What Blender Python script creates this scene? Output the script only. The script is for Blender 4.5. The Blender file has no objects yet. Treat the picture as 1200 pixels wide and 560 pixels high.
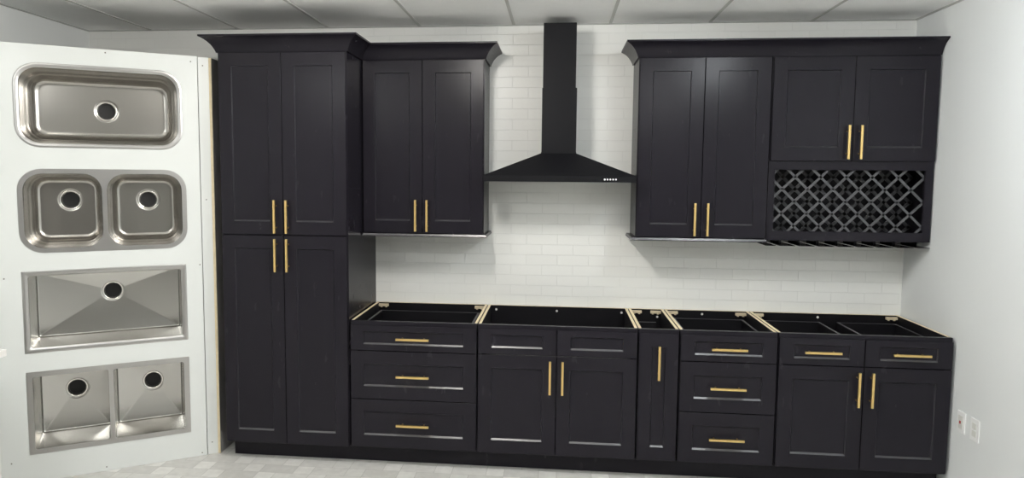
import bpy, bmesh, math, random
from mathutils import Vector, Matrix
random.seed(7)
I = 0.0254                      # everything below is measured in inches
S = bpy.context.scene
C = S.collection

# ------------------------------------------------------------------ materials
def new_mat(name):
    m = bpy.data.materials.new(name); m.use_nodes = True
    nt = m.node_tree; b = nt.nodes['Principled BSDF']
    return m, nt, b

def N(nt, t, **kw):
    n = nt.nodes.new(t)
    for k, v in kw.items(): setattr(n, k, v)
    return n

def math_node(nt, op, a, b=None):
    n = N(nt, 'ShaderNodeMath', operation=op)
    for i, v in enumerate((a, b)):
        if v is None: continue
        if isinstance(v, (int, float)): n.inputs[i].default_value = v
        else: nt.links.new(v, n.inputs[i])
    return n.outputs[0]

def inches(nt):
    tc = N(nt, 'ShaderNodeTexCoord'); sc = N(nt, 'ShaderNodeVectorMath', operation='SCALE')
    nt.links.new(tc.outputs['Object'], sc.inputs[0]); sc.inputs['Scale'].default_value = 1 / I
    return sc.outputs[0]

def plain(name, col, rough=.5, metal=0, var=0.0, scale=.4, rvar=0.0, bump=0.0, bscale=6, stretch=(1, 1, 1), spec=.5, coat=0):
    m, nt, b = new_mat(name)
    b.inputs['Base Color'].default_value = (*col, 1); b.inputs['Roughness'].default_value = rough
    b.inputs['Metallic'].default_value = metal; b.inputs['Specular IOR Level'].default_value = spec
    b.inputs['Coat Weight'].default_value = coat
    v = inches(nt)
    mp = N(nt, 'ShaderNodeMapping'); nt.links.new(v, mp.inputs['Vector']); mp.inputs['Scale'].default_value = stretch
    no = N(nt, 'ShaderNodeTexNoise'); nt.links.new(mp.outputs[0], no.inputs['Vector'])
    no.inputs['Scale'].default_value = scale; no.inputs['Detail'].default_value = 5
    if var:
        mx = N(nt, 'ShaderNodeMix', data_type='RGBA')
        nt.links.new(no.outputs['Fac'], mx.inputs['Factor'])
        mx.inputs['A'].default_value = (*[c * (1 - var) for c in col], 1)
        mx.inputs['B'].default_value = (*[min(1, c * (1 + var)) for c in col], 1)
        nt.links.new(mx.outputs['Result'], b.inputs['Base Color'])
    if rvar:
        r = math_node(nt, 'ADD', math_node(nt, 'MULTIPLY', no.outputs['Fac'], 2 * rvar), rough - rvar)
        nt.links.new(r, b.inputs['Roughness'])
    if bump:
        n2 = N(nt, 'ShaderNodeTexNoise'); nt.links.new(mp.outputs[0], n2.inputs['Vector']); n2.inputs['Scale'].default_value = bscale
        bp = N(nt, 'ShaderNodeBump'); bp.inputs['Strength'].default_value = bump; bp.inputs['Distance'].default_value = .02 * I
        nt.links.new(n2.outputs['Fac'], bp.inputs['Height']); nt.links.new(bp.outputs[0], b.inputs['Normal'])
    return m

M = {}
M['cab'] = plain('espresso_lacquer', (.0136, .0121, .0166), .27, var=.08, scale=.5, rvar=.01, bump=.02, bscale=9, stretch=(1, 1, .35), spec=.175)
M['cab_edge'] = plain('satin_bevel', (.014, .0125, .017), .34, spec=1.0)
M['cab_in'] = plain('dark_interior', (.0055, .005, .0065), .5, var=.15, spec=.2)
M['ply'] = plain('raw_plywood_edge', (.78, .66, .44), .6, var=.12, scale=1.5)
M['gold'] = plain('brushed_gold', (.84, .60, .24), .36, metal=1, rvar=.05, scale=3, stretch=(6, 6, .4))
M['steel'] = plain('brushed_stainless', (.43, .412, .385), .24, metal=1, var=.02, rvar=.015, scale=1.2, stretch=(.2, 3, 3))
M['steel_rim'] = plain('satin_stainless', (.52, .51, .50), .33, metal=1, rvar=.05, scale=1)
M['steel_box'] = plain('brushed_stainless_square', (.56, .55, .525), .24, metal=1, var=.02, rvar=.015, scale=1.2, stretch=(.2, 3, 3))
M['chrome'] = plain('polished_drain', (.78, .76, .73), .16, metal=1)
M['black'] = plain('drain_shade_black', (.006, .006, .006), .6)  # flat black standing for the shade inside open drain holes
M['laminate'] = plain('white_laminate', (.725, .745, .73), .25, var=.01)
M['side'] = plain('dark_side_board', (.42, .40, .40), .5, var=.2, scale=.5, stretch=(1, 1, .1))
M['hood'] = plain('black_enamel', (.0065, .0065, .008), .45, var=.1, spec=.12)
M['button'] = plain('silver_button', (.85, .85, .85), .3)
M['wall'] = plain('painted_wall', (.69, .705, .70), .6, var=.015, scale=.05, bump=.05, bscale=3)
M['wall_far'] = plain('pale_far_wall', (.40, .385, .37), .6)
M['ceil'] = plain('ceiling_tile', (.95, .95, .94), .8, var=.03, scale=.6, bump=.15, bscale=5)
M['tbar'] = plain('ceiling_grid', (.52, .52, .50), .5)
M['plate'] = plain('white_plate', (.80, .80, .79), .35)
M['plate_in'] = plain('ivory_insert', (.66, .66, .62), .4)
M['red'] = plain('red_jack', (.35, .03, .03), .5)
M['brace'] = plain('tan_plastic_brace', (.62, .52, .36), .5, var=.1, scale=2)
M['screw'] = plain('screw_head', (.16, .15, .13), .45, metal=.6)
M['screw_white'] = plain('white_screw_cap', (.75, .74, .70), .4)
M['quartz'] = plain('white_counter', (.80, .79, .77), .25)
M['white_cab'] = plain('white_cabinet_paint', (.74, .735, .71), .4)
M['filter'] = plain('filter_mesh', (.3, .3, .3), .4, metal=1)
M['reveal'] = plain('drawer_edge', (.055, .053, .060), .5)

def brick_mat():
    m, nt, b = new_mat('painted_brick')
    v = inches(nt); sp = N(nt, 'ShaderNodeSeparateXYZ'); nt.links.new(v, sp.inputs[0])
    # a gentle waviness so the joints are not ruler straight
    nz = N(nt, 'ShaderNodeTexNoise'); nt.links.new(v, nz.inputs['Vector']); nz.inputs['Scale'].default_value = .35
    w = math_node(nt, 'MULTIPLY', math_node(nt, 'SUBTRACT', nz.outputs['Fac'], .5), .25)
    cb = N(nt, 'ShaderNodeCombineXYZ')
    nt.links.new(math_node(nt, 'ADD', math_node(nt, 'ADD', sp.outputs['X'], .16), w), cb.inputs['X'])
    nt.links.new(math_node(nt, 'ADD', math_node(nt, 'ADD', sp.outputs['Z'], .14), w), cb.inputs['Y'])
    br = N(nt, 'ShaderNodeTexBrick'); nt.links.new(cb.outputs[0], br.inputs['Vector'])
    br.inputs['Scale'].default_value = 1; br.inputs['Mortar Size'].default_value = .06
    br.inputs['Mortar Smooth'].default_value = .6; br.inputs['Brick Width'].default_value = 8
    br.inputs['Row Height'].default_value = 2.667; br.offset = .5
    br.inputs['Color1'].default_value = (.815, .815, .785, 1); br.inputs['Color2'].default_value = (.83, .83, .80, 1)
    br.inputs['Mortar'].default_value = (.76, .76, .73, 1)
    nt.links.new(br.outputs['Color'], b.inputs['Base Color'])
    n2 = N(nt, 'ShaderNodeTexNoise'); nt.links.new(v, n2.inputs['Vector']); n2.inputs['Scale'].default_value = 1.3; n2.inputs['Detail'].default_value = 4
    h = math_node(nt, 'SUBTRACT', math_node(nt, 'MULTIPLY', n2.outputs['Fac'], .35), br.outputs['Fac'])
    bp = N(nt, 'ShaderNodeBump'); bp.inputs['Strength'].default_value = .62; bp.inputs['Distance'].default_value = .09 * I
    nt.links.new(h, bp.inputs['Height']); nt.links.new(bp.outputs[0], b.inputs['Normal'])
    b.inputs['Roughness'].default_value = .33
    return m
M['brick'] = brick_mat()

def floor_mat():
    m, nt, b = new_mat('vinyl_plank_floor')
    v = inches(nt); sp = N(nt, 'ShaderNodeSeparateXYZ'); nt.links.new(v, sp.inputs[0])
    y = math_node(nt, 'DIVIDE', math_node(nt, 'ADD', sp.outputs['Y'], 26.3), 4.0)
    row = math_node(nt, 'FLOOR', y); fy = math_node(nt, 'SUBTRACT', y, row)
    u = math_node(nt, 'DIVIDE', math_node(nt, 'ADD', math_node(nt, 'SUBTRACT', sp.outputs['X'], 12.3), math_node(nt, 'MULTIPLY', row, 4.0)), 12.0)
    ui = math_node(nt, 'FLOOR', u); fu = math_node(nt, 'MULTIPLY', math_node(nt, 'SUBTRACT', u, ui), 12.0)
    short = math_node(nt, 'GREATER_THAN', fu, 8.0)
    cb = N(nt, 'ShaderNodeCombineXYZ'); nt.links.new(ui, cb.inputs[0]); nt.links.new(row, cb.inputs[1]); nt.links.new(short, cb.inputs[2])
    wn = N(nt, 'ShaderNodeTexWhiteNoise'); nt.links.new(cb.outputs[0], wn.inputs['Vector'])
    no = N(nt, 'ShaderNodeTexNoise'); nt.links.new(v, no.inputs['Vector']); no.inputs['Scale'].default_value = .55; no.inputs['Detail'].default_value = 6
    t = math_node(nt, 'ADD', math_node(nt, 'MULTIPLY', wn.outputs['Value'], .45), math_node(nt, 'MULTIPLY', short, .22))
    t = math_node(nt, 'ADD', t, math_node(nt, 'MULTIPLY', math_node(nt, 'SUBTRACT', no.outputs['Fac'], .5), .9))
    rp = N(nt, 'ShaderNodeValToRGB'); nt.links.new(t, rp.inputs[0])
    rp.color_ramp.elements[0].color = (.56, .55, .525, 1); rp.color_ramp.elements[1].color = (.84, .83, .80, 1)
    # joints
    e1 = math_node(nt, 'LESS_THAN', fy, .025); e2 = math_node(nt, 'LESS_THAN', fu, .12)
    e3 = math_node(nt, 'LESS_THAN', math_node(nt, 'ABSOLUTE', math_node(nt, 'SUBTRACT', fu, 8.0)), .06)
    e = math_node(nt, 'MAXIMUM', e1, math_node(nt, 'MAXIMUM', e2, e3))
    mx = N(nt, 'ShaderNodeMix', data_type='RGBA'); nt.links.new(math_node(nt, 'MULTIPLY', e, .45), mx.inputs['Factor'])
    nt.links.new(rp.outputs[0], mx.inputs['A']); mx.inputs['B'].default_value = (.25, .24, .22, 1)
    nt.links.new(mx.outputs['Result'], b.inputs['Base Color']); b.inputs['Roughness'].default_value = .4
    return m
M['floor'] = floor_mat()

def emit_mat(name, col, strength):
    m, nt, b = new_mat(name)
    b.inputs['Base Color'].default_value = (.9, .9, .9, 1)
    b.inputs['Emission Color'].default_value = (*col, 1); b.inputs['Emission Strength'].default_value = strength
    return m
M['lamp_left'] = emit_mat('lens_dim', (1, .96, .88), 9)
M['lamp_warm'] = emit_mat('lens_warm', (1, .965, .91), 122)
M['lamp_cool'] = emit_mat('lens_cool', (.92, .97, 1), 60)
M['lamp_fill'] = emit_mat('lens_fill', (.985, 1, .985), 11.5)  # for the unseen fill lights added over the middle of the room

# ------------------------------------------------------------------ mesh builder
class MB:
    def __init__(s, origin=(0, 0, 0)):
        s.bm = bmesh.new(); s.o = Vector(origin)
    def v(s, p): return s.bm.verts.new((Vector(p) - s.o) * I)
    def face(s, vs, mi=0, sm=False):
        try:
            f = s.bm.faces.new(vs); f.material_index = mi; f.smooth = sm; return f
        except ValueError: return None
    def box(s, x0, x1, y0, y1, z0, z1, bevel=0, mi=0, top=None):
        P = [(x, y, z) for z in (z0, z1) for y in (y0, y1) for x in (x0, x1)]
        V = [s.v(p) for p in P]
        fs = []
        for k, idx in enumerate([(0, 2, 3, 1), (4, 5, 7, 6), (0, 1, 5, 4), (2, 6, 7, 3), (0, 4, 6, 2), (1, 3, 7, 5)]):
            f = s.face([V[i] for i in idx], top if (k == 1 and top is not None) else mi); fs.append(f)
        if bevel:
            es = list({e for f in fs for e in f.edges})
            bmesh.ops.bevel(s.bm, geom=es, offset=bevel * I, segments=2, affect='EDGES', profile=.6)
        return s
    def loops(s, L, cap0=True, cap1=True, mi=0, sm=False, mis=None):
        rings = [[s.v(p) for p in l] for l in L]
        n = len(rings[0])
        for k in range(len(rings) - 1):
            a, b = rings[k], rings[k + 1]
            for i in range(n):
                j = (i + 1) % n
                s.face([a[i], a[j], b[j], b[i]], mis[k] if mis else mi, sm)
        if cap0: s.face(list(reversed(rings[0])), mi)
        if cap1: s.face(rings[-1], mi)
        return s
    def cyl(s, c, axis, r, h, n=14, mi=0, r2=None):
        c = Vector(c); ax = {'x': (1, 0, 0), 'y': (0, 1, 0), 'z': (0, 0, 1)}[axis]
        a = Vector(ax); u = Vector((0, 0, 1)) if axis != 'z' else Vector((1, 0, 0)); w = a.cross(u)
        r2 = r if r2 is None else r2
        L = [[c + a * t + (u * math.cos(2 * math.pi * i / n) + w * math.sin(2 * math.pi * i / n)) * rr for i in range(n)] for t, rr in ((0, r), (h, r2))]
        return s.loops(L, mi=mi, sm=False)
    def lathe_y(s, c, prof, n=40, cap=False, sm=True, mi=0):
        L = [[(c[0] + r * math.cos(2 * math.pi * i / n), c[1] + y, c[2] + r * math.sin(2 * math.pi * i / n)) for i in range(n)] for r, y in prof]
        return s.loops(L, cap0=False, cap1=cap, sm=sm, mi=mi)
    def build(s, name, mats, parent=None, loc=None, recalc=True, sharp=None):
        if recalc: bmesh.ops.recalc_face_normals(s.bm, faces=s.bm.faces[:])
        if sharp is not None:
            for f in s.bm.faces: f.smooth = True
            for e in s.bm.edges:
                if len(e.link_faces) == 2 and e.calc_face_angle(0) > math.radians(sharp): e.smooth = False
        me = bpy.data.meshes.new(name); s.bm.to_mesh(me); s.bm.free()
        for m in (mats if isinstance(mats, (list, tuple)) else [mats]): me.materials.append(M[m])
        ob = bpy.data.objects.new(name, me); C.objects.link(ob)
        if parent is not None: ob.parent = parent
        ob.location = loc if loc is not None else ((0, 0, 0) if parent is not None else s.o * I)
        return ob

def tag(o, label, cat, group=None):
    o['label'] = label; o['category'] = cat
    if group: o['group'] = group
    return o
def thing(name, label, cat, loc=(0, 0, 0), rz=0, group=None):
    o = bpy.data.objects.new(name, None); C.objects.link(o); o.empty_display_size = .1
    o.location = Vector(loc) * I; o.rotation_euler = (0, 0, rz)
    o['base'] = list(loc)
    return tag(o, label, cat, group)
def struct(o):
    o['kind'] = 'structure'; return o
def org(root): return Vector(root['base'])
def copy_child(src, parent, loc):
    c = src.copy(); C.objects.link(c); c.parent = parent; c.location = loc; return c

# ------------------------------------------------------------------ room
X0, X1, YB, ZC = -78.6, 132.45, -330.0, 105.87
b = MB(); b.box(X0 - 4, X1 + 4, YB - 4, 4, -4, 0); struct(b.build('floor', 'floor'))
b = MB(); b.box(X0 - 4, X1 + 4, YB - 4, 4, ZC + .14, ZC + 4); struct(b.build('ceiling', 'ceil'))
b = MB(); b.box(X0, X1, 0, 4, 0, ZC + .14); struct(b.build('wall_back', 'brick'))
b = MB(); b.box(X0 - 4, X0, YB - 4, 4, 0, ZC + .14); struct(b.build('wall_left', 'wall'))
b = MB(); b.box(X1, X1 + 4, YB - 4, 4, 0, ZC + .14); struct(b.build('wall_right', 'wall'))
b = MB(); b.box(X0, X1, YB - 4, YB, 0, ZC + .14); struct(b.build('wall_front', 'wall_far'))
n = 0
for x in (-60.4, -36.3, -12.1, 12, 36, 60, 84, 108):
    n += 1; b = MB(); b.box(x - .36, x + .36, YB, -.9, ZC, ZC + .13, .03); struct(b.build('trim_%d' % n, 'tbar'))
for a in ((X0 + .02, X0 + .9, YB, -.02), (X1 - .9, X1 - .02, YB, -.02), (X0 + .92, X1 - .92, -.88, -.02)):
    n += 1; b = MB(); b.box(*a, ZC, ZC + .13, .03); struct(b.build('trim_%d' % n, 'tbar'))
for y in (-51, -99, -147, -195, -243, -291):
    n += 1; b = MB(); b.box(X0 + .95, X1 - .95, y - .45, y + .45, ZC + .02, ZC + .135); struct(b.build('trim_%d' % n, 'tbar'))

# unseen ceiling lights overhead; the middle row is added to lift ambient light
row_names = {-75: 'nearest the cabinet wall', -147: 'above the middle of the room'}
col_names = {-48: ('left', 'lamp_left'), 24: ('centre', 'lamp_warm'), 96: ('right', 'lamp_cool')}
for row_y, rn in row_names.items():
    for x, (cn, lm) in (col_names if row_y == -75 else {-36: ('left', 'lamp_fill'), 84: ('right', 'lamp_fill')}).items():
        lx, ly = x, row_y
        y = ly
        t = thing('ceiling_light', 'long added ceiling fill light, %s column, %s' % (cn, rn), 'ceiling light', (x, y, ZC - 5), 0, 'added ceiling fill lights')
        if ly == -75:                                             # short narrow fixtures over the display
            flush = lx == -48; h = .5 if flush else 5.0
            t['label'] = 'short narrow ceiling light, %s column, nearest the cabinet wall' % cn; t['group'] = 'short ceiling lights'
            b = MB(org(t)); b.box(x - 3.4, x + 3.4, y - 11.5, y + 11.5, ZC - .3 if flush else ZC - .9, ZC + (.1 if flush else -.02), .08); b.build('housing', 'tbar', t)
            z1 = ZC - (.3 if flush else .9)
            b = MB(org(t)); b.box(x - 2, x + 2, y - 10, y + 10, ZC - h, z1, .1); b.build('lens', lm, t)
            continue
        b = MB(org(t)); b.box(x - 11.6, x + 11.6, y - 24.6, y + 24.6, ZC - .9, ZC - .02, .1); b.build('housing', 'tbar', t)
        b = MB(org(t)); sec = [(x - 11, ZC - .92), (x + 11, ZC - .92), (x + 11, ZC - 3.6), (x + 9.4, ZC - 5), (x - 9.4, ZC - 5), (x - 11, ZC - 3.6)]
        b.loops([[(p, yy, z) for p, z in sec] for yy in (y - 24, y + 24)])
        b.build('lens', lm if ly == -75 else 'lamp_fill', t)

# ------------------------------------------------------------------ cabinet pieces
def rect(x0, x1, z0, z1, y): return [(x0, y, z0), (x1, y, z0), (x1, y, z1), (x0, y, z1)]
def shaker(b, x0, x1, z0, z1, yf, th=.72, st=3.0, rt=3.0, rb=3.0, rec=.30, sl=.37):
    i = (x0 + st, x1 - st, z0 + rb, z1 - rt)
    b.loops([rect(x0, x1, z0, z1, yf + th), rect(x0, x1, z0, z1, yf + .06), rect(x0 + .06, x1 - .06, z0 + .06, z1 - .06, yf),
             rect(*i, yf), rect(i[0] + .15, i[1] - .15, i[2] + sl, i[3] - .12, yf + rec)], mis=[0, 0, 0, 1])
    return b

HL = 7.6; HB = .5
def handle_mesh(horizontal):
    b = MB()
    h = HL / 2
    if horizontal:
        b.box(-h, h, -1.55, -1.05, -HB / 2, HB / 2, .05)
        for s_ in (-1, 1): b.cyl((s_ * 2.52, -1.06, 0), 'y', .17, 1.06, 12)
    else:
        b.box(-HB / 2, HB / 2, -1.55, -1.05, -h, h, .05)
        for s_ in (-1, 1): b.cyl((0, -1.06, s_ * 2.52), 'y', .17, 1.06, 12)
    me = b.build('handle', 'gold'); d = me.data; bpy.data.objects.remove(me); return d
H_V, H_H = handle_mesh(False), handle_mesh(True)
def handle(parent, root, x, y, z, horizontal=False):
    o = bpy.data.objects.new('handle', H_H if horizontal else H_V); C.objects.link(o); o.parent = parent
    o.location = (Vector((x, y, z)) - org(root)) * I
    return o
def door(root, x0, x1, z0, z1, yf, hx=None, hz=None, name='door', **kw):
    d = shaker(MB(org(root)), x0, x1, z0, z1, yf, **kw).build(name, ['cab', 'cab_edge'], root)
    if hx is not None: handle(d, root, hx, yf, hz)
    return d
def drawer(root, x0, x1, z0, z1, yf, rail=3.0, hx=None, box=None):
    d = shaker(MB(org(root)), x0, x1, z0, z1, yf, rt=rail, rb=rail).build('drawer', ['cab', 'cab_edge'], root)
    handle(d, root, (x0 + x1) / 2 if hx is None else hx, yf, (z0 + z1) / 2 + .1, True)
    if box:
        bx0, bx1, by1, bz0, bz1 = box; by0 = -23.2; t = .55
        b = MB(org(root))
        for q in ((bx0, bx0 + t, by0, by1), (bx1 - t, bx1, by0, by1), (bx0 + t, bx1 - t, by1 - t, by1), (bx0 + t, bx1 - t, by0, by0 + t)):
            b.box(*q, bz0, bz1, top=1)
        b.box(bx0 + t, bx1 - t, by0 + t, by1 - t, bz0 + .3, bz0 + .55)
        b.build('drawer_box', ['cab_in', 'reveal'], d)
    return d
F = -24.75
def base_cabinet(name, label, x0, x1, back_braces=True, screws=(), front_brace=False, cat='base cabinet'):
    r = thing(name, label, cat, ((x0 + x1) / 2, -12, 0))
    o = org(r); a0, a1, t = x0 + .12, x1 - .12, .66
    for (p, q) in ((a0, a0 + t), (a1 - t, a1)):
        b = MB(o); b.box(p, q, -23.25, -.15, 4.5, 34.5, top=1); b.box(p, q, -20.1, -.15, .02, 4.5)
        b.build('side_panel', ['cab_in', 'ply'], r)
    b = MB(o); b.box(a0 + t, a1 - t, -.75, -.15, 4.5, 34.5, top=1); b.build('back_panel', ['cab_in', 'ply'], r)
    b = MB(o); b.box(a0 + t, a1 - t, -23.25, -.75, 4.5, 5.1); b.build('bottom_panel', 'cab_in', r)
    b = MB(o)                                                     # face frame: stiles and rails behind the fronts
    for q in ((a0, a0 + 1.5, 4.5, 34.5), (a1 - 1.5, a1, 4.5, 34.5), (a0 + 1.5, a1 - 1.5, 33.1, 34.5), (a0 + 1.5, a1 - 1.5, 4.5, 6)):
        b.box(q[0], q[1], -24, -23.25, q[2], q[3])
    b.build('face_frame', 'cab', r)
    def brace(cx, sx, y0, y1):
        b = MB(o)
        b.box(min(cx, cx + sx * 2.6), max(cx, cx + sx * 2.6), y0, y1, 33.55, 34.2, .08)
        b.cyl((cx + sx * .7, y0 + .35, 33.3), 'z', .3, .5, 10); b.cyl((cx + sx * 2.0, y0 + .35, 33.3), 'z', .25, .5, 10)
        b.build('corner_brace', 'brace', r)
    if back_braces:
        brace(a0 + t + .02, 1, -1.55, -.78); brace(a1 - t - .02, -1, -1.55, -.78)
    if front_brace:
        b = MB(o); b.box(a0 + t + .02, a0 + t + .9, -23.2, -22.5, 33.7, 34.25, .08); b.build('corner_brace', 'brace', r)
    for sx, sz in screws:
        b = MB(o); b.cyl((sx, -.93, sz), 'y', .26, .17, 12, r2=.3); b.build('screw_cap', 'screw_white', r)
    return r

TOPZ, BOT = 33.65, 4.85
# three drawer base beside the pantry
r = base_cabinet('drawer_base_cabinet', 'wide black three-drawer base cabinet with three gold bar pulls, beside the tall pantry', 0.25, 30, front_brace=True)
drawer(r, .5, 29.8, 27.78, TOPZ, F, 1.42, 15.25, (1.9, 28.1, -2.6, 28.6, 32.8))
drawer(r, .5, 29.8, 16.35, 27.6, F, 3.0, 15.25, (1.9, 28.1, -2.6, 17.2, 25))
drawer(r, .5, 29.8, BOT, 16.17, F, 2.85, 15.25, (1.9, 28.1, -2.6, 5.6, 13))
# sink base
r = base_cabinet('sink_base_cabinet', 'open-topped black sink base cabinet under the range hood, two blank fronts above two doors', 30, 66, False,
                 screws=((32.2, 33.4), (47.9, 33.4), (64.4, 33.4)))
for (p, q, hx) in ((30.25, 47.86, 46.55), (48.04, 65.75, 49.35)):
    door(r, p, q, 27.9, TOPZ + .1, F, name='false_drawer_front', rt=1.45, rb=1.45)
    door(r, p, q, BOT, 27.7, F, hx, 23.1)
# narrow base
r = base_cabinet('narrow_base_cabinet', 'narrow black base cabinet with one tall door and an upright gold pull', 66, 75, True, screws=((73.4, 32.6),))
d = door(r, 66.25, 74.75, BOT, TOPZ, F, 70.45, 27.3, st=2.75)
b = MB(org(r))
for q in ((67.4, 67.9, -23.1, -8.2, 20, 29), (72.0, 72.5, -23.1, -8.2, 20, 29), (67.9, 72.0, -8.7, -8.2, 20, 32.8), (67.9, 72, -23.1, -22.6, 20, 29), (67.9, 72, -22.6, -8.7, 20, 20.5)):
    b.box(*q, top=1)
b.build('pull_out_bin', ['cab_in', 'reveal'], d)
# second three drawer base
r = base_cabinet('drawer_base_cabinet', 'smaller black three-drawer base cabinet between the narrow cabinet and the corner cabinet', 75, 96, True, screws=((84.5, 33.6),))
drawer(r, 75.25, 95.75, 27.78, TOPZ, F, 1.42, 85.4, (76.9, 94.2, -2.6, 28.6, 32.8))
drawer(r, 75.25, 95.75, 16.35, 27.6, F, 3.0, 85.4, (76.9, 94.2, -2.6, 17.2, 25))
drawer(r, 75.25, 95.75, BOT, 16.17, F, 2.85, 85.4, (76.9, 94.2, -2.6, 5.6, 13))
# corner base with two drawers over two doors
r = base_cabinet('two_door_base_cabinet', 'black base cabinet at the right wall with two drawers above two doors', 96, 132, True, screws=((112.6, 33.6),), front_brace=True)
drawer(r, 96.25, 113.86, 27.78, TOPZ, F, 1.42, 104.9, (97.9, 112.4, -2.6, 28.6, 32.8))
drawer(r, 114.06, 131.75, 27.78, TOPZ, F, 1.42, 123.0, (116.4, 130.4, -2.6, 28.6, 32.8))
door(r, 96.25, 113.86, BOT, 27.6, F, 112.55, 22.95)
door(r, 114.06, 131.75, BOT, 27.6, F, 115.35, 22.95)

b = MB((51, -20.6, 0)); b.box(-29.8, 131.95, -20.95, -20.2, .01, 4.45)
tag(b.build('toe_kick_board', 'cab'), 'long black toe kick board on the floor under the whole cabinet run', 'toe kick')

# pantry
PX = -30.15
r = thing('pantry_cabinet', 'tall black four-door pantry cabinet with gold bar pulls, standing beside the sink display', 'pantry cabinet', (-15, -12, 0)); o = org(r)
b = MB(o); b.box(PX, 0, -24, -.1, 4.5, 96); b.box(PX + .3, -.3, -20.1, -.3, .02, 4.5); b.build('body', 'cab', r)
for (p, q, hx) in ((PX + .2, -15.22, -16.75), (-15.08, -.2, -13.95)):
    door(r, p, q, 54.22, 95.6, F, hx, 58.4)
    door(r, p, q, BOT - .2, 53.98, F, hx, 49.5)

# wall cabinets
U = -12.75
def wall_cabinet(name, label, x0, x1):
    r = thing(name, label, 'wall cabinet', ((x0 + x1) / 2, -6, 54))
    b = MB(org(r)); b.box(x0 + .05, x1 - .05, -12, -.1, 53.95, 96); b.build('body', 'cab', r)
    return r
def rail(r, x0, x1):
    def rc(e, z): return [(x0 + e, -13.5 + e, z), (x1 - e, -13.5 + e, z), (x1 - e, -.1, z), (x0 + e, -.1, z)]
    b = MB(org(r)); b.loops([rc(.05, 53.25), rc(0, 53.3), rc(0, 53.42), rc(.22, 53.92)], mis=[0, 0, 1]); b.build('light_rail', ['cab', 'cab_edge'], r)
r = wall_cabinet('wall_cabinet', 'black two-door wall cabinet between the tall pantry and the range hood', 0.15, 30)
door(r, .35, 14.92, 54.05, 95.55, U, 13.5, 58.35); door(r, 15.07, 29.75, 54.05, 95.55, U, 16.3, 58.35)
rail(r, .2, 30.75)
r = wall_cabinet('wall_cabinet', 'tall black two-door wall cabinet right of the range hood, beside the wine rack cabinet', 66, 96)
door(r, 66.25, 80.92, 54.05, 95.55, U, 79.4, 58.35); door(r, 81.07, 95.75, 54.05, 95.55, U, 82.3, 58.35)
rail(r, 64.95, 95.9)

# wine rack wall cabinet
r = thing('wine_rack_cabinet', 'black wall cabinet with a diamond lattice wine rack below two short doors', 'wall cabinet', (114, -6, 52)); o = org(r)
b = MB(o); A0, A1 = 96.05, 132.15
for q in ((A0, A0 + .6, -11.25, -.1, 53.9, 96), (A1 - .6, A1, -11.25, -.1, 53.9, 96), (A0 + .6, A1 - .6, -11.25, -.1, 95.4, 96), (A0 + .6, A1 - .6, -11.25, -.1, 71.2, 71.8),
          (A0 + .6, A1 - .6, -11.25, -.1, 53.9, 54.5), (A0 + .6, A1 - .6, -.7, -.1, 54.5, 71.2), (A0 + .6, A1 - .6, -.7, -.1, 71.8, 95.4)):
    b.box(*q)
b.build('body', 'cab_in', r)
b = MB(o)
for q in ((A0, 97.5, 53.75, 96), (130.5, A1, 53.75, 96), (97.5, 130.5, 70.05, 72.6), (97.5, 130.5, 53.75, 55.85), (97.5, 130.5, 94.6, 96)):
    b.box(q[0], q[1], -12, -11.25, q[2], q[3])
b.build('face_frame', 'cab', r)
door(r, 96.25, 113.95, 72.1, 95.55, U, 112.7, 76.3); door(r, 114.1, 131.95, 72.1, 95.55, U, 115.4, 76.3)
def lattice(name, y0, y1, cx=102.35, cz=68.4, d=5.66, w=.55, mat='cab'):
    b = MB(o); xa, xb, za, zb = 97.1, 130.9, 55.5, 70.4
    for sgn in (1, -1):
        for k in range(-12, 14):
            # line through (cx+k*d, cz) with slope sgn
            px = cx + k * d
            xs = sorted([px + sgn * (za - cz), px + sgn * (zb - cz)])
            p, q = max(xa, xs[0]), min(xb, xs[1])
            if q - p < .7: continue
            z_p, z_q = cz + sgn * (p - px), cz + sgn * (q - px)
            hw = w / 2 * math.sqrt(.5)
            n_ = Vector((-sgn * hw, 0, hw))
            P, Q = Vector((p, 0, z_p)), Vector((q, 0, z_q))
            L = [[P + n_ + Vector((0, y, 0)), Q + n_ + Vector((0, y, 0)), Q - n_ + Vector((0, y, 0)), P - n_ + Vector((0, y, 0))] for y in (y0, y1)]
            b.loops(L)
    return b.build(name, mat, r)
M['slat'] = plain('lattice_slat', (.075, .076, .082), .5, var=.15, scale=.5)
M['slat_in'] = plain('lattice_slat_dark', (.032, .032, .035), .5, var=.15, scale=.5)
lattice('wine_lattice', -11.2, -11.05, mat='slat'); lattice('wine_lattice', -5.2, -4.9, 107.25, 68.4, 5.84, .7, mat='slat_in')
b = MB(o); sl = [98.72 + 4.34 * k for k in range(8)]; edges = [A0] + [v for s_ in sl for v in (s_ - .45, s_ + .45)] + [A1]
for k in range(0, len(edges), 2):
    p, q = edges[k], edges[k + 1]
    b.box(p, q, -12.3, -.15, 52.42, 52.53); c_ = (p + q) / 2
    if k == 0: c_ = p + .4
    if k == len(edges) - 2: c_ = q - .4
    b.box(c_ - .3, c_ + .3, -6.5, -.15, 52.53, 53.9)
b.build('stemware_rack', 'cab', r)

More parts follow.
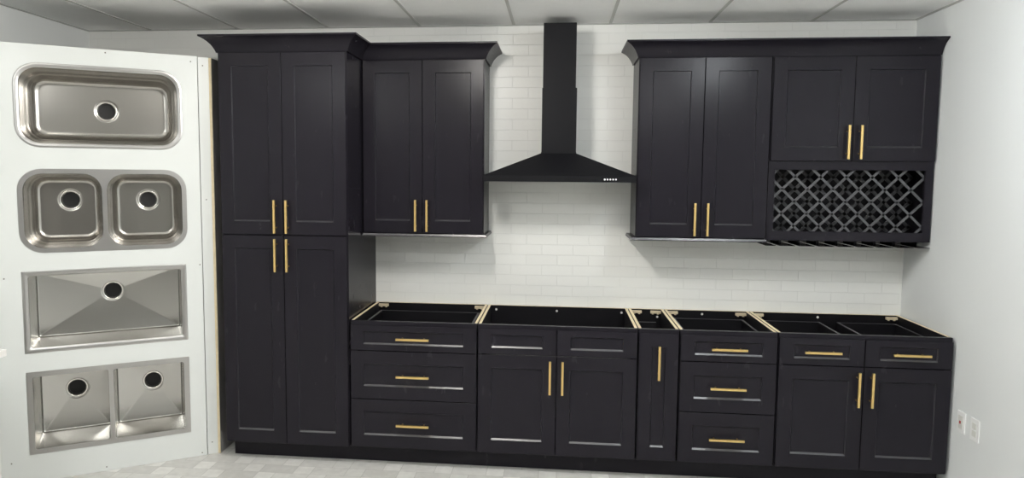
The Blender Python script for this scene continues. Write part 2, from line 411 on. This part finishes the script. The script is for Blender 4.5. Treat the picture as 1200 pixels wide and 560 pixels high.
# crown mouldings: a cove profile swept with mitres
def crown(name, label, path, closed_ends=True, p_out=3.1, z0=95.72, z1=99.3):
    H = z1 - .38 - z0 - .25
    prof = [(0.02, z0), (.3, z0), (.34, z0 + .25)]
    for s_, dr in ((1, 1), (.94, .86), (.88, .75), (.80, .62), (.69, .47), (.53, .31), (.35, .17), (.17, .07), (0, 0)):
        prof.append((.34 + (p_out - .34) * (1 - s_), z0 + .25 + H * (1 - dr)))
    prof = prof[:3] + prof[4:] + [(p_out, z1), (p_out - .7, z1), (.02, z0 + 1.0)]
    pts = [Vector(p) for p in path]; rings = []
    for i, p in enumerate(pts):
        def nrm(a, c):
            d = (c - a).normalized(); return Vector((d.y, -d.x))       # outward (right of travel)
        if i == 0: m_ = nrm(pts[0], pts[1])
        elif i == len(pts) - 1: m_ = nrm(pts[-2], pts[-1])
        else:
            n1, n2 = nrm(pts[i - 1], p), nrm(p, pts[i + 1]); m_ = (n1 + n2) / (1 + n1.dot(n2))
        rings.append([(p.x + m_.x * a, p.y + m_.y * a, z) for a, z in prof])
    b = MB((pts[0].x, pts[0].y, z0)); b.loops(rings)
    return tag(b.build(name, 'cab', sharp=25), label, 'crown moulding')
crown('crown_moulding', 'black cove crown moulding on top of the tall pantry, stepping back over the wall cabinet beside it',
      [(PX - .2, -.2), (PX - .2, -24), (0, -24), (0, -12), (30, -12), (30, -.2)])
crown('crown_moulding', 'black cove crown moulding along the top of the wall cabinets by the right wall', [(66, -.2), (66, -12), (132.35, -12)])

# ------------------------------------------------------------------ range hood
r = thing('range_hood', 'matte black pyramid chimney range hood on the white brick wall', 'range hood', (47.8, -9, 66.8)); o = org(r)
hx0, hx1, hy = 30.45, 65.25, -18.6
def hr(x0, x1, y0, z): return [(x0, y0, z), (x1, y0, z), (x1, -.1, z), (x0, -.1, z)]
b = MB(o)
b.loops([hr(hx0 + .5, hx1 - .5, hy + .5, 67.3), hr(hx0 + .5, hx1 - .5, hy + .5, 66.85), hr(hx0, hx1, hy, 66.85), hr(hx0, hx1, hy, 68.25), hr(hx0 + .1, hx1 - .1, hy + .12, 68.36),
         hr(43.5, 51.9, -10.7, 73.6), hr(43.5, 51.9, -10.7, 73.9)])
b.build('canopy', 'hood', r)
b = MB(o); b.box(43.6, 51.85, -10.6, -.1, 73.7, 89.1); b.build('chimney_cover', 'hood', r)
b = MB(o); b.box(43.75, 51.55, -10.45, -.1, 89.1, 104.3); b.build('chimney_cover', 'hood', r)
for k in range(5):
    b = MB(o); b.cyl((58.24 + k * .632, hy - .12, 67.5), 'y', .2, .14, 14); b.build('button', 'button', r)
for k in (0, 1):
    b = MB(o); b.box(32 + k * 16, 47.5 + k * 16, -17, -3, 67.0, 67.25); b.build('grease_filter', 'filter', r)

def rr(x0, x1, z0, z1, y, rad, k=7, m=7):
    if not isinstance(rad, (tuple, list)): rad = (rad,) * 4            # bl, br, tr, tl
    cs = [(x0, z0, 1, 1, rad[0], 180), (x1, z0, -1, 1, rad[1], 270), (x1, z1, -1, -1, rad[2], 0), (x0, z1, 1, -1, rad[3], 90)]
    arcs = []
    for (cx, cz, sx, sz, R_, a0) in cs:
        ox, oz = cx + sx * R_, cz + sz * R_
        arcs.append([(ox + R_ * math.cos(math.radians(a0 + 90 * t / k)), oz + R_ * math.sin(math.radians(a0 + 90 * t / k))) for t in range(k + 1)])
    out = []
    for j in range(4):
        out += arcs[j]; a, c_ = arcs[j][-1], arcs[(j + 1) % 4][0]
        out += [(a[0] + (c_[0] - a[0]) * t / m, a[1] + (c_[1] - a[1]) * t / m) for t in range(1, m)]
    return [(x, y, z) for x, z in out]
# ------------------------------------------------------------------ sink display
PB = Vector((-36.1, -22.62, 0)); PA = math.atan2(.5272, .8498)
def P2W(x, y, z):
    c, s_ = math.cos(PA), math.sin(PA); return (PB.x + c * x - s_ * y, PB.y + s_ * x + c * y, z)
PH = 95.2
sinks = {'s1': (-36.0, -3.45, 73.5, 91.45), 's2': (-36.05, -3.0, 50.75, 68.95), 's3': (-36.0, -3.5, 28.9, 46.95), 's4': (-36.0, -3.45, 6.3, 24.75)}
r = thing('sink_display_panel', 'tall white laminate display panel standing across the left corner, holding four steel sinks', 'display panel', PB, PA)
o = Vector((0, 0, 0)); r['base'] = [0, 0, 0]
HS = [(a - .5, c + .5, d - .5, e + .5, key in ('s1', 's2')) for key, (a, c, d, e) in sinks.items()]
b = MB(); Z0, Z1, UL = .05, PH, -49.2
def quad(u0, u1, z0, z1, y): b.face([b.v((u0, y, z0)), b.v((u1, y, z0)), b.v((u1, y, z1)), b.v((u0, y, z1))])
lo = Z0
for (u0, u1, z0, z1, soft) in sorted(HS, key=lambda h: h[2]):
    for y in (0, .75):
        quad(UL, 0, lo, z0, y); quad(UL, u0, z0, z1, y); quad(u1, 0, z0, z1, y)
    i_ = .5 + .68; rd = 4.05 if soft else .3
    n_o = rr(u0, u1, z0, z1, 0, .0005); n_i = rr(u0 + i_, u1 - i_, z0 + i_, z1 - i_, 0, rd)
    back = lambda L: [(p[0], .75, p[2]) for p in L]
    b.loops([n_o, n_i, back(n_i), back(n_o)], False, False); lo = z1
for y in (0, .75): quad(UL, 0, lo, Z1, y)
b.loops([[(UL, 0, Z0), (0, 0, Z0), (0, 0, Z1), (UL, 0, Z1)], [(UL, .75, Z0), (0, .75, Z0), (0, .75, Z1), (UL, .75, Z1)]], False, False)
bmesh.ops.remove_doubles(b.bm, verts=b.bm.verts[:], dist=.002 * I)
b.build('front_panel', 'laminate', r)
b = MB(); b.box(.16, 2.5, .06, .8, .05, PH - .1, .03); b.build('edge_strip', 'laminate', r)
# the side board runs straight back towards the wall, its raw front edge showing
dirv = Vector((math.sin(PA), math.cos(PA), 0)); perp = Vector((dirv.y, -dirv.x, 0))
def side_prism(name, mat, s0, s1, w0, w1, z0, z1):
    bb = MB(); base = Vector((2.52, .1, 0))
    q = [base + dirv * a + perp * w for a, w in ((s0, w0), (s1, w0), (s1, w1), (s0, w1))]
    bb.loops([[(p.x, p.y, z) for p in q] for z in (z0, z1)]); return bb.build(name, mat, r)
side_prism('plywood_edge', 'ply', -.05, .08, -.1, .62, .05, PH - .15)
side_prism('side_board', 'side', .1, 17, -.3, .6, .05, PH - .2)
for u_, z_ in ((-18.6, 94.5), (-1.35, 93.9), (-39.1, 45.5), (-.5, 46.6), (-1.1, .75), (-21.4, .95), (-39.4, 4.95), (1.2, 93.2), (1.3, 62), (1.2, 3)):
    b = MB(); yy = 0 if u_ < 0 else .06
    b.cyl((u_, yy - .05, z_), 'y', .11, .06, 10, r2=.16); b.build('screw_head', 'screw', r)

def circ(like, cx, cz, R_, y):
    out = []
    for x, _, z in like:
        a = math.atan2(z - cz, x - cx); out.append((cx + R_ * math.cos(a), y, cz + R_ * math.sin(a)))
    return out
def bowl_loops(x0, x1, z0, z1, steps, drain, fl=.25):
    """steps: (inset, depth, corner radius); floor then falls gently to the drain"""
    L = [rr(x0 + i, x1 - i, z0 + i, z1 - i, y, c) for i, y, c in steps]
    yb = steps[-1][1]; last = L[-1]
    mid = circ(last, drain[0], drain[1], 2.75, yb + fl * .9)
    L.append(mid); L.append(circ(last, drain[0], drain[1], 2.2, yb + fl)); L.append(circ(last, drain[0], drain[1], 1.85, yb + fl + .35))
    return L, yb + fl
def drain_part(parent, cx, yb, cz):
    b = MB(); b.lathe_y((cx, yb, cz), [(2.3, .02), (2.28, -.05), (2.15, -.10), (1.95, -.06), (1.80, .10), (1.74, .4), (1.72, 2.2), (1.0, 2.4)])
    d = b.build('drain', 'chrome', parent)
    b = MB(); b.lathe_y((cx, yb, cz), [(1.715, .9), (1.2, .95), (.5, .98)], cap=True); b.build('drain_hole_shade', 'black', parent)  # black disc stands in for the darkness down the open drain
    return d

def sink(key, label, mat, style, drains):
    x0, x1, z0, z1 = sinks[key]
    t = thing('display_sink', label, 'sink', P2W((x0 + x1) / 2, 0, z0), PA)
    # local frame: x along the panel from the sink's middle, y into the panel, z up from its lowest edge
    w = (x1 - x0) / 2; h = z1 - z0; t['base'] = [0, 0, 0]; cx = (x0 + x1) / 2
    dr = [(d[0] - cx, d[1] - z0) for d in drains]
    soft = style == 'soft'; R_o = 4.6 if soft else .12; rim = 1.0 if soft else 1.15
    if soft: steps = [(0, -.10, 3.7), (.06, .05, 3.65), (.16, .35, 3.6), (.42, 2.6, 3.45), (.50, 3.4, 3.4), (.75, 3.75, 3.3), (.95, 5.8, 3.1), (1.15, 7.2, 2.9), (1.5, 8.1, 2.6), (2.0, 8.6, 2.2), (2.6, 8.75, 1.8), (2.68, 8.755, 1.75), (3.0, 8.76, 1.6)]
    else: steps = [(0, -.12, .45), (.04, 0, .45), (.22, 9.5, .5), (.27, 9.75, .5), (.42, 9.95, .45), (.6, 10, .4)]
    front = -.10 if soft else -.12
    if len(drains) == 1:
        L, yb = bowl_loops(-w + rim, w - rim, rim, h - rim, steps, dr[0], .03 if soft else .45)
        b = MB(); b.loops([rr(-w, w, 0, h, 0, R_o), rr(-w, w, 0, h, front + .03, R_o), rr(-w + .05, w - .05, .05, h - .05, front, R_o)] + L, False, False, mis=[1, 1, 1] + [0] * 30)
        bo = b.build('bowl', [mat, 'steel_rim'], t, sharp=28 if soft else 12, recalc=False)
        drain_part(bo, dr[0][0], yb, dr[0][1])
    else:
        g = .62; o_ = .03
        cmid = (-20.45 + -19.2) / 2 - cx if style != 'soft' else (-20.3 + -19.2) / 2 - cx
        wall = .95 if soft else 1.0
        b = MB(); boxes = []
        for (a, c_, rad, inn) in ((-w, cmid, (R_o, .001, .001, R_o), (-w + rim, cmid - wall / 2)), (cmid, w, (.001, R_o, R_o, .001), (cmid + wall / 2, w - rim))):
            b.loops([rr(a, c_, 0, h, 0, rad), rr(a, c_, 0, h, front, rad), rr(inn[0], inn[1], rim, h - rim, front, steps[0][2])], False, False)
            boxes.append(inn)
        b.build('flange', 'steel_rim', t, recalc=False)
        for inn, dd in zip(boxes, dr):
            st = [(i * (.8 if soft else 1), y, c_) for i, y, c_ in steps]
            L, yb = bowl_loops(inn[0], inn[1], rim, h - rim, st, dd, .03 if soft else .4)
            b = MB(); b.loops(L, False, False); bo = b.build('bowl', mat, t, sharp=28 if soft else 12, recalc=False)
            drain_part(bo, dd[0], yb, dd[1])
    return t
sink('s1', 'stainless single-bowl sink with rounded corners, topmost on the white display panel', 'steel', 'soft', [(-19.2, 82.35)])
sink('s2', 'stainless double-bowl sink with rounded corners, second from the top on the white panel', 'steel', 'soft', [(-27.1, 61.9), (-11.1, 61.8)])
sink('s3', 'square-cornered stainless single-bowl sink, third down on the white panel', 'steel_box', 'square', [(-19.3, 40.1)])
sink('s4', 'square-cornered stainless double-bowl sink, lowest on the white panel', 'steel_box', 'square', [(-27.5, 17.4), (-11.3, 17.2)])

# ------------------------------------------------------------------ wall plates on the right wall
def plate(name, label, y0, y1, z0, z1, jack):
    r = thing(name, label, 'wall plate', (X1, (y0 + y1) / 2, z0)); o = org(r)
    b = MB(o); b.box(X1 - .22, X1 + .01, y0, y1, z0, z1, .07); b.build('plate', 'plate', r)
    ym, zm = (y0 + y1) / 2, (z0 + z1) / 2
    if jack:
        b = MB(o); b.box(X1 - .30, X1 - .2, ym - .75, ym + .75, zm - 1.4, zm + 1.4, .04); b.build('insert', 'plate_in', r)
        b = MB(o); b.box(X1 - .42, X1 - .28, ym - .2, ym + .2, zm - .3, zm + .3, .04); b.build('jack', 'red', r)['label'] = 'small red jack'
    else:
        b = MB(o)
        for dz in (-.78, .78): b.box(X1 - .30, X1 - .2, ym - .68, ym + .68, zm + dz - .6, zm + dz + .6, .05)
        b.build('receptacle', 'plate_in', r)
        b = MB(o); b.cyl((X1 - .33, ym, zm), 'x', .12, .12, 10); b.build('screw_head', 'plate', r)
plate('jack_plate', 'white wall plate with a small red jack, low on the right wall', -29.4, -26.65, 15.35, 19.85, True)
plate('outlet_plate', 'plain white power outlet plate low on the right wall, nearer the camera', -34.2, -31.35, 15.4, 19.95, False)

# ------------------------------------------------------------------ white base unit cut off by the left edge of the view
r = thing('white_base_cabinet', 'white base cabinet at the left edge in front of the display panel', 'base cabinet', (-66, -88, 0)); o = org(r)
b = MB(o); b.box(-78.4, -54.1, -112, -64, 4.5, 34.7); b.box(-78.4, -57, -112, -64.1, .02, 4.5); b.build('body', 'white_cab', r)
for y0, y1 in ((-87.8, -64.4), (-111.8, -88.2)):
    b = MB(o)
    i = (y0 + 2.6, y1 - 2.6, 7.4, 31.8); q = (y0, y1, 4.8, 34.4)
    ring = lambda e, x: [(x, e[0], e[2]), (x, e[1], e[2]), (x, e[1], e[3]), (x, e[0], e[3])]
    b.loops([ring(q, -54.08), ring(q, -53.35), ring(i, -53.35), ring(i, -53.7)]); b.build('door', 'white_cab', r)
b = MB((-66, -88, 34.72)); b.box(-78.45, -52.1, -113, -63.2, 34.72, 36.0, .08)
tag(b.build('countertop', 'quartz'), 'white countertop edge on the white cabinet at the left border', 'countertop')

# tidy helper properties
for ob in bpy.data.objects:
    if 'base' in ob: del ob['base']

# ------------------------------------------------------------------ camera, world, view
cam = bpy.data.cameras.new('camera'); co = bpy.data.objects.new('camera', cam); C.objects.link(co)
co.location = Vector((47.6789, -177.644, 68.5571)) * I
co.rotation_mode = 'XYZ'; co.rotation_euler = (1.4889, -.0076, .1)
cam.sensor_fit = 'HORIZONTAL'; cam.sensor_width = 36; cam.lens = 808.06 / 1200 * 36
cam.shift_x = (600 - 572.69) / 1200; cam.shift_y = (270.13 - 280) / 1200; cam.clip_start = .02
S.camera = co
w = bpy.data.worlds.new('world'); S.world = w; w.use_nodes = True
w.node_tree.nodes['Background'].inputs[0].default_value = (.8, .85, .9, 1); w.node_tree.nodes['Background'].inputs[1].default_value = .2
S.view_settings.view_transform = 'Standard'; S.view_settings.look = 'None'; S.view_settings.gamma = 1
S.view_settings.use_curve_mapping = False; S.view_settings.exposure = 0
S.cycles.use_denoising = True; S.cycles.max_bounces = 12; S.cycles.diffuse_bounces = 8
